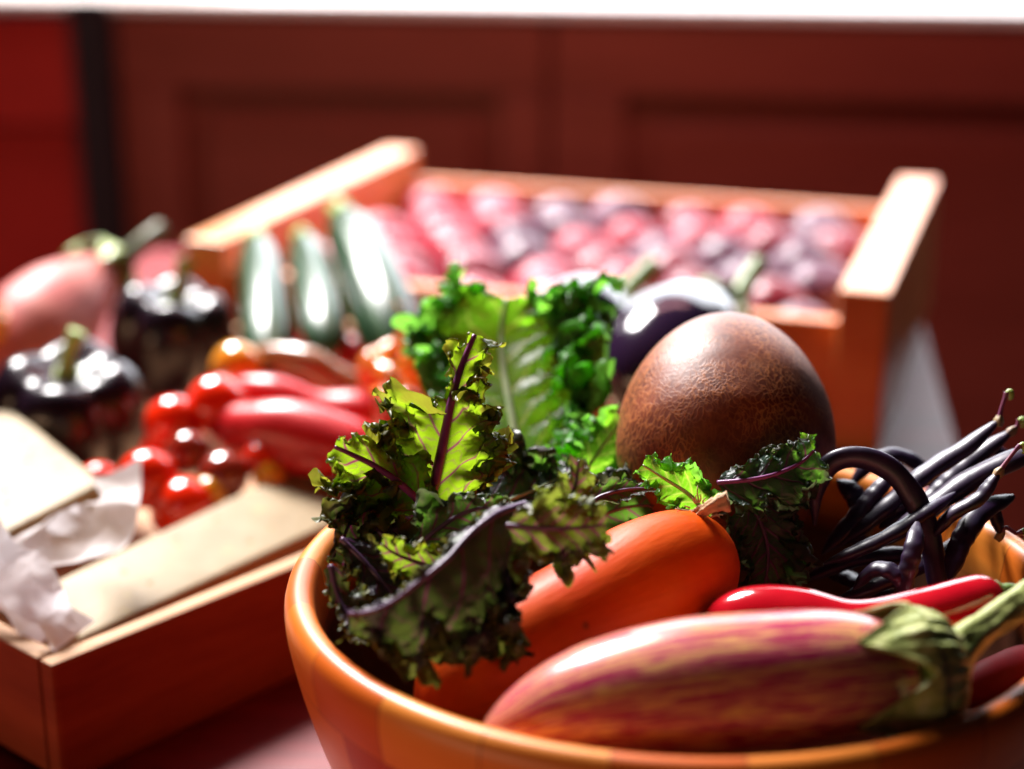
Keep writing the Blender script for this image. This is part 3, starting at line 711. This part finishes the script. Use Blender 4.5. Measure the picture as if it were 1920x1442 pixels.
bean('slim purple bean with a pale ridge lying below the hoop', [(1545, 1056, .672), (1600, 1036, .67), (1665, 1005, .67), (1730, 965, .672), (1790, 925, .68)], .0042, seed=6)
bean('purple bean crossing behind the hoop from low left', [(1540, 1040, .70), (1590, 985, .702), (1640, 925, .705), (1690, 870, .71)], .0044, seed=7)
bean('purple bean arching behind the hoop at the back of the bowl', [(1590, 915, .735), (1640, 862, .735), (1690, 855, .735), (1735, 885, .735), (1780, 950, .735)], .0046, seed=8)
bean('purple bean curling up behind the upright beans', [(1760, 900, .73), (1790, 862, .73), (1835, 838, .73), (1890, 850, .73)], .0045, seed=9)
bean('hooked purple bean hanging over the right rim with a violet stalk', [(1780, 960, .685), (1830, 945, .685), (1862, 960, .685), (1876, 1003, .684)], .0046, [(1886, 990, .683), (1905, 1000, .683), (1916, 998, .683)], seed=10)
bean('short shiny purple bean between the gourd and the hoop', [(1570, 900, .72), (1600, 925, .715), (1618, 970, .712), (1605, 1030, .71)], .0058, seed=11)
bean('small glinting purple bean inside the hoop', [(1650, 990, .71), (1690, 955, .70), (1712, 950, .70), (1730, 985, .70)], .0050, seed=12)
bean('low purple bean curled in the shade above the red chilli', [(1600, 1105, .66), (1640, 1068, .655), (1680, 1078, .65), (1706, 1125, .65)], .0042, seed=13)
bean('thin dark bean standing upright in the shade above the chilli', [(1685, 1160, .645), (1695, 1100, .648), (1712, 1030, .65), (1720, 980, .66)], .0038, seed=14)
for k, pth in enumerate(([(1500, 1090, .70), (1600, 1050, .70), (1700, 1040, .70), (1800, 1050, .69)], [(1560, 1130, .68), (1660, 1090, .68), (1780, 1030, .69), (1850, 970, .70)],
                         [(1780, 1090, .66), (1800, 1020, .67), (1840, 960, .68), (1900, 930, .69)], [(1520, 1060, .72), (1580, 1080, .71), (1680, 1120, .68), (1760, 1110, .67)])):
    bean(['dark bean at the bottom of the pile, lying almost level', 'dark bean slanting up to the right low in the pile', 'dark bean rising beside the right rim', 'dark bean sloping down towards the red chilli'][k], pth, .0048, seed=20+k)

# ------------------------------------------------------------------ kale
def mat_leaf(name, top, trans, edge, vein, tmix=.5, bloom=(.3, .36, .34), vein_t=(.3, .02, .12), rough=.38, patch=None):
    w = M(name, rough, .4, .0, .25); v = w.coord('Object')
    n = w.noise(v, 60, 5, .6); ed = w.attr('edge'); ve = w.attr('vein')
    mul = w.m('ADD', w.m('MULTIPLY', n, .9), .55)
    if patch: top = w.mix(w.sstep(w.noise(v, 28, 3), .47, .60), top, patch)
    def tint(c):
        nd = w.n('ShaderNodeMix', data_type='RGBA', blend_type='MULTIPLY'); nd.inputs[0].default_value = 1
        w.put(nd.inputs[6], c); cb = w.comb(mul, mul, mul); w.put(nd.inputs[7], cb); return nd.outputs[2]
    ef = w.sstep(w.m('ADD', ed, w.m('MULTIPLY', w.m('SUBTRACT', w.noise(v, 180, 3), .5), .25)), .80, .98)
    base = w.mix(ve, w.mix(w.m('MULTIPLY', ef, .9), tint(top), edge), vein)
    w.col(base)
    w.bump(w.m('ADD', w.m('MULTIPLY', w.noise(v, 170, 4), .6), w.m('MULTIPLY', ve, -.8)), .5, .0012)
    tr = w.n('ShaderNodeBsdfTranslucent')
    w.put(tr.inputs[0], w.mix(ve, w.mix(w.m('MULTIPLY', ef, .75), tint(trans), (edge[0]*2.2, edge[1]*2, edge[2]*2)), vein_t))
    mx = w.n('ShaderNodeMixShader'); mx.inputs[0].default_value = tmix
    w.t.links.new(w.b.outputs[0], mx.inputs[1]); w.t.links.new(tr.outputs[0], mx.inputs[2]); w.t.links.new(mx.outputs[0], w.t.nodes['Material Output'].inputs[0])
    return w.mat
purple_rib = skin('purple_rib_skin', (.16, .02, .13), (.28, .05, .22), .4, .15, 90)
green_rib = skin('pale_green_rib_skin', (.40, .50, .24), (.55, .62, .36), .4, .15, 90)
dark_rib = skin('dusky_rib_skin', (.09, .035, .10), (.17, .08, .17), .4, .15, 90)
LF_olive = mat_leaf('olive_kale_blade', (.050, .085, .022), (.34, .56, .012), (.15, .13, .015), (.20, .03, .15))
LF_green = mat_leaf('green_kale_blade', (.06, .13, .055), (.26, .72, .015), (.10, .30, .04), (.40, .52, .26), .55, vein_t=(.6, .8, .1))
LF_dark = mat_leaf('purple_kale_blade', (.034, .022, .046), (.090, .130, .018), (.10, .11, .015), (.09, .03, .10), .26, rough=.36, patch=(.065, .10, .055))
LF_dusk = mat_leaf('dusky_kale_blade', (.045, .045, .030), (.20, .30, .012), (.12, .15, .02), (.12, .03, .11), .42, rough=.40, patch=(.045, .035, .05))
LF_teal = mat_leaf('blue_green_kale_blade', (.045, .085, .060), (.16, .40, .03), (.06, .05, .04), (.15, .06, .14), .4)

def leaf(label, rib, tabL, tabR, mat, ribmat, side=(1, 0, 0), foldL=0, foldR=0, ruf=.006, freq=7, seed=0, ribr=(.0011, .0004), lobes=5, lobd=.3, nveins=6, curl=0, n=230, mh=44, pfreq=1.45, name='kale_leaf', droop=0):
    """rib: pixel/depth points; tabL/tabR: half width (px at depth) tables; fold: radians towards the viewer"""
    pts = [Vector(c) for c in catmull([tuple(P(*p)) for p in rib], n)]
    dpt = rib[len(rib)//2][2]; k = dpt/F
    L = sum((b-a).length for a, b in zip(pts, pts[1:]))
    wl = [c[1] for c in resample(tabL, n)]; wr = [c[1] for c in resample(tabR, n)]
    sd = (CAMR*side[0]-CAMU*side[1]+CAMF*side[2]).normalized()
    V = []; E = []; VE = []
    for i in range(n):
        s = i/(n-1); T = (pts[min(n-1, i+2)]-pts[max(0, i-2)]).normalized()
        Sv = (sd-T*sd.dot(T)).normalized(); N_ = T.cross(Sv).normalized()
        if N_.dot(CAMF) > 0: N_ = -N_          # towards the viewer
        for j in range(2*mh+1):
            tt = (j-mh)/mh; sg = -1 if tt < 0 else 1; a = abs(tt)
            w_ = max(.5, (wl if tt < 0 else wr)[i])*k
            ph = s*lobes+seed*.37+(.5 if tt < 0 else 0)
            lb = 1-lobd*(.5+.5*math.cos(ph*2*math.pi))**2*a
            sh = noise.noise(Vector((s*lobes*2.3, sg*3.1, seed)))
            lb *= 1+.22*sh*a+.08*noise.noise(Vector((s*60, sg*2.0, seed+4)))*a+.11*noise.noise(Vector((s*150, sg*2.0, seed+4)))*a**4
            fo = (foldL if tt < 0 else foldR)
            # arc in cross-section
            ang = fo*a
            u = a*w_*lb
            if abs(fo) > 1e-3: ox = math.sin(ang)/fo*w_*lb; oz = (1-math.cos(ang))/fo*w_*lb
            else: ox = u; oz = 0
            adv = u*.55                                     # veins sweep forwards
            e3 = a**2.2; e6 = a**6
            q = s*L*1000                                    # millimetres along
            A = ruf*min(1, w_/.012)
            r1 = math.sin(q*2*math.pi*freq/100+sg*1.3+seed+2.5*noise.noise(Vector((s*5, sg, seed))))*e3*A
            qv = Vector((q*.13*pfreq, a*w_*170*pfreq+sg*9, seed))
            r2 = noise.noise_vector(qv)*e3*A*1.25
            r3 = noise.noise_vector(qv*2.6)*a**4*A*1.15
            r4 = noise.noise_vector(qv*5.5)*a**7*A*.6
            pk = 1.4*noise.noise(Vector((q*.10, a*w_*110, seed+8)))*a*(1-a)*.0045
            p = pts[i]+Sv*sg*ox+N_*(oz+r1+pk)+T*(adv*(1-s*.5))+r2+r3+r4
            p.z -= droop*a*a*w_
            V.append(p); E.append(a)
            # lateral veins
            vs = (s-a*w_*.75/L*1.0)*nveins+(.5 if tt < 0 else 0)+.06*noise.noise(Vector((a*4, s*6, seed)))
            dv = abs(vs-round(vs))*L/nveins
            wv = .00075*(1-a*.75)+.00012
            vv = math.exp(-(dv/wv)**2)*(1-a**3)
            vs2 = (s+a*w_*.2/L)*nveins*3.2+a*w_*60+noise.noise(Vector((a*7, s*19, seed)))*.8
            vv = max(vv, .45*math.exp(-((vs2-round(vs2))*L/nveins/3.2/.00040)**2)*(1-a**2)*min(1, a*5))
            VE.append(min(1, vv))
    root = thing(name, label, 'kale leaf', tuple(pts[0]), 'curly kale leaves in the bowl')
    me = grid_mesh('blade', V, n, 2*mh+1, attrs={'edge': E, 'vein': VE})
    adopt(link('blade', me, mat), root)
    path = [pts[int(x*(n-1)/12)] for x in range(13)]
    adopt(link('midrib', sweep('midrib', [p-CAMF*.0004 for p in path], taper([(0, ribr[0]), (.5, (ribr[0]*.6+ribr[1]*.4)), (1, ribr[1])]), 60, 12, cap=False), ribmat), root)
    return root

# tall green leaf at the back
leaf('tall bright green curly kale leaf with pale rib standing at the back', [(990, 950, .765), (978, 870, .776), (958, 770, .79), (944, 690, .805), (940, 620, .82), (950, 560, .825)],
     [(0, 60), (.2, 95), (.45, 120), (.7, 165), (.85, 165), (1, 80)], [(0, 85), (.2, 150), (.45, 165), (.7, 185), (.85, 165), (1, 80)], LF_green, green_rib, foldL=-.35, foldR=.55, ruf=.0095, freq=8, seed=3, ribr=(.0026, .0011), lobes=5, lobd=.22, nveins=6, n=320, mh=60)
leaf('frilly bright green kale tip tucked against the left of the brown gourd', [(1070, 930, .75), (1100, 880, .745), (1135, 830, .745), (1165, 785, .75)], [(0, 40), (.5, 55), (1, 25)], [(0, 40), (.5, 60), (1, 30)], LF_green, green_rib, foldL=.5, foldR=-.3, ruf=.0065, freq=9, seed=11, lobes=4)
leaf('dark green kale leaf in the shade behind the purple-ribbed leaf', [(860, 1000, .70), (930, 950, .705), (1010, 915, .71), (1080, 880, .72)], [(0, 80), (.5, 100), (1, 30)], [(0, 80), (.5, 90), (1, 30)], LF_teal, green_rib, ruf=.007, freq=6, seed=17)
leaf('shaded kale leaf filling the gap left of the brown gourd', [(1000, 1010, .70), (1090, 980, .70), (1180, 950, .705), (1260, 950, .71)], [(0, 60), (.5, 70), (1, 30)], [(0, 60), (.5, 80), (1, 30)], LF_teal, dark_rib, side=(0, 1, 0), ruf=.006, freq=6, seed=19)
# purple-ribbed leaf
leaf('backlit olive kale leaf with a bright purple rib pointing up', [(795, 975, .665), (815, 905, .667), (833, 820, .668), (848, 745, .670), (868, 680, .673), (890, 628, .676)],
     [(0, 70), (.15, 120), (.34, 135), (.48, 105), (.58, 40), (.68, 22), (.8, 32), (1, 14)], [(0, 70), (.15, 120), (.34, 130), (.48, 110), (.6, 55), (.72, 48), (.86, 62), (1, 22)],
     LF_olive, purple_rib, foldL=.35, foldR=-.55, ruf=.0062, freq=9, seed=5, ribr=(.0024, .0010), lobes=5, lobd=.45, nveins=6, n=260)
leaf('olive kale lobe with a dark vein reaching out over the left rim', [(805, 960, .664), (760, 915, .660), (705, 875, .655), (655, 850, .652), (628, 838, .652)], [(0, 45), (.3, 60), (.7, 45), (1, 20)], [(0, 50), (.3, 95), (.7, 80), (1, 25)],
     LF_olive, purple_rib, side=(-.35, .9, .1), foldL=-.5, foldR=.35, ruf=.0052, freq=9, seed=9, ribr=(.0017, .0008), lobes=3, lobd=.3, nveins=4)
leaf('shadowed purple-edged kale leaf hanging just inside the left rim', [(800, 990, .675), (730, 960, .665), (675, 960, .655), (645, 1010, .648), (650, 1075, .645)], [(0, 50), (.4, 60), (1, 25)], [(0, 50), (.4, 50), (1, 20)],
     LF_dark, dark_rib, side=(.5, .8, .2), foldL=.4, foldR=.4, ruf=.006, freq=9, seed=21)
leaf('small gray-green kale leaf in the middle, edge catching white light', [(770, 1035, .640), (830, 985, .638), (890, 955, .636), (960, 950, .634)], [(0, 30), (.4, 50), (1, 18)], [(0, 35), (.5, 55), (1, 20)], LF_teal, dark_rib, side=(.2, 1, -.3), foldL=.6, foldR=-.4, ruf=.0055, freq=8, seed=23)
leaf('yellow-green frilly kale leaf above the dark folded leaf', [(860, 1080, .628), (800, 1060, .625), (745, 1040, .622), (715, 1020, .620)], [(0, 35), (.5, 45), (1, 18)], [(0, 35), (.5, 40), (1, 18)], LF_olive, dark_rib, side=(.1, 1, .2), foldL=.5, foldR=.3, ruf=.005, freq=9, seed=25)
# dark folded leaf in front
leaf('dark purple folded kale leaf draped over the orange squash', [(985, 945, .618), (930, 965, .607), (880, 1003, .598), (840, 1048, .590), (790, 1088, .585), (735, 1130, .583), (690, 1148, .585), (655, 1150, .590)],
     [(0, 30), (.3, 34), (.7, 22), (1, 15)], [(0, 170), (.2, 225), (.45, 205), (.7, 140), (.88, 85), (1, 40)], LF_dark, dark_rib, side=(.66, .78, -.18), foldL=-1.6, foldR=-.6, ruf=.0062, freq=7, seed=31, ribr=(.0014, .0007), lobes=4, lobd=.35, nveins=5, n=300, mh=60)
leaf('frilly kale lobe with purple edges spreading onto the top of the squash', [(950, 985, .603), (1010, 990, .600), (1070, 990, .600), (1135, 985, .604)], [(0, 45), (.5, 62), (1, 30)], [(0, 55), (.5, 85), (1, 30)], LF_dusk, dark_rib, side=(.1, 1, -.1), foldL=.3, foldR=-.5, ruf=.0055, freq=9, seed=33)
leaf('small upright frilly kale sprig with white-lit crinkles at the centre', [(1040, 1000, .612), (1062, 950, .612), (1080, 905, .614), (1085, 862, .616)], [(0, 40), (.4, 48), (.7, 30), (1, 18)], [(0, 40), (.4, 45), (.7, 28), (1, 18)], LF_dusk, dark_rib, foldL=.6, foldR=-.4, ruf=.0055, freq=10, seed=35)
leaf('smooth blue-green kale leaf lying between the sprig and the gourd', [(1085, 955, .675), (1130, 930, .675), (1175, 918, .676), (1225, 915, .678)], [(0, 20), (.5, 26), (1, 10)], [(0, 25), (.5, 32), (1, 12)], LF_teal, dark_rib, side=(0, 1, -.7), foldL=.3, foldR=.5, ruf=.002, freq=4, seed=37)
# right-hand leaves before the gourd
leaf('glowing green frilly kale leaf at the foot of the brown gourd', [(1330, 975, .675), (1295, 930, .672), (1250, 900, .670), (1205, 872, .672)], [(0, 30), (.5, 45), (1, 22)], [(0, 30), (.5, 50), (1, 20)], LF_green, green_rib, side=(.5, -.7, 0), foldL=.4, foldR=.4, ruf=.0048, freq=9, seed=41)
leaf('gray-green kale leaf with lilac veins in front of the brown gourd', [(1345, 905, .672), (1400, 900, .668), (1450, 890, .668), (1500, 868, .672), (1525, 845, .675)], [(0, 25), (.3, 50), (.7, 50), (1, 22)], [(0, 40), (.3, 75), (.7, 70), (1, 22)],
     LF_teal, purple_rib, side=(.1, 1, -.45), foldL=-.3, foldR=-.5, ruf=.0042, freq=8, seed=43, ribr=(.0010, .0006), nveins=4, lobes=3)
leaf('dark shaded kale leaf hanging below the lilac-veined one', [(1400, 930, .685), (1430, 990, .680), (1440, 1050, .676), (1430, 1110, .672)], [(0, 70), (.5, 75), (1, 30)], [(0, 80), (.5, 80), (1, 30)], LF_teal, dark_rib, ruf=.006, freq=8, seed=45, foldL=-.3, foldR=-.4)
leaf('small green kale tip curling up at the right of the gourd', [(1470, 930, .68), (1500, 890, .68), (1512, 850, .682), (1516, 815, .684)], [(0, 20), (.5, 28), (1, 14)], [(0, 20), (.5, 24), (1, 12)], LF_green, green_rib, ruf=.004, freq=10, seed=47)

for k, (pth, L_, R_) in enumerate((([(640, 1010, .635), (690, 1060, .632), (740, 1120, .628), (800, 1190, .622)], 50, 60), ([(700, 985, .655), (760, 1040, .650), (840, 1090, .645), (930, 1120, .640)], 70, 60), ([(620, 1060, .625), (640, 1130, .620), (690, 1190, .612), (750, 1240, .605)], 28, 45))):
    leaf(['shaded kale leaf tucked inside the left wall of the bowl', 'dark kale leaf in the deep shade under the folded one', 'lowest dark kale leaf beside the left end of the squash'][k], pth, [(0, L_*.6), (.5, L_), (1, L_*.5)], [(0, R_*.6), (.5, R_), (1, R_*.5)], LF_dark, dark_rib, side=(.7, -.6, .4), foldL=.3, foldR=-.3, ruf=.006, freq=8, seed=60+k, n=160, mh=34)
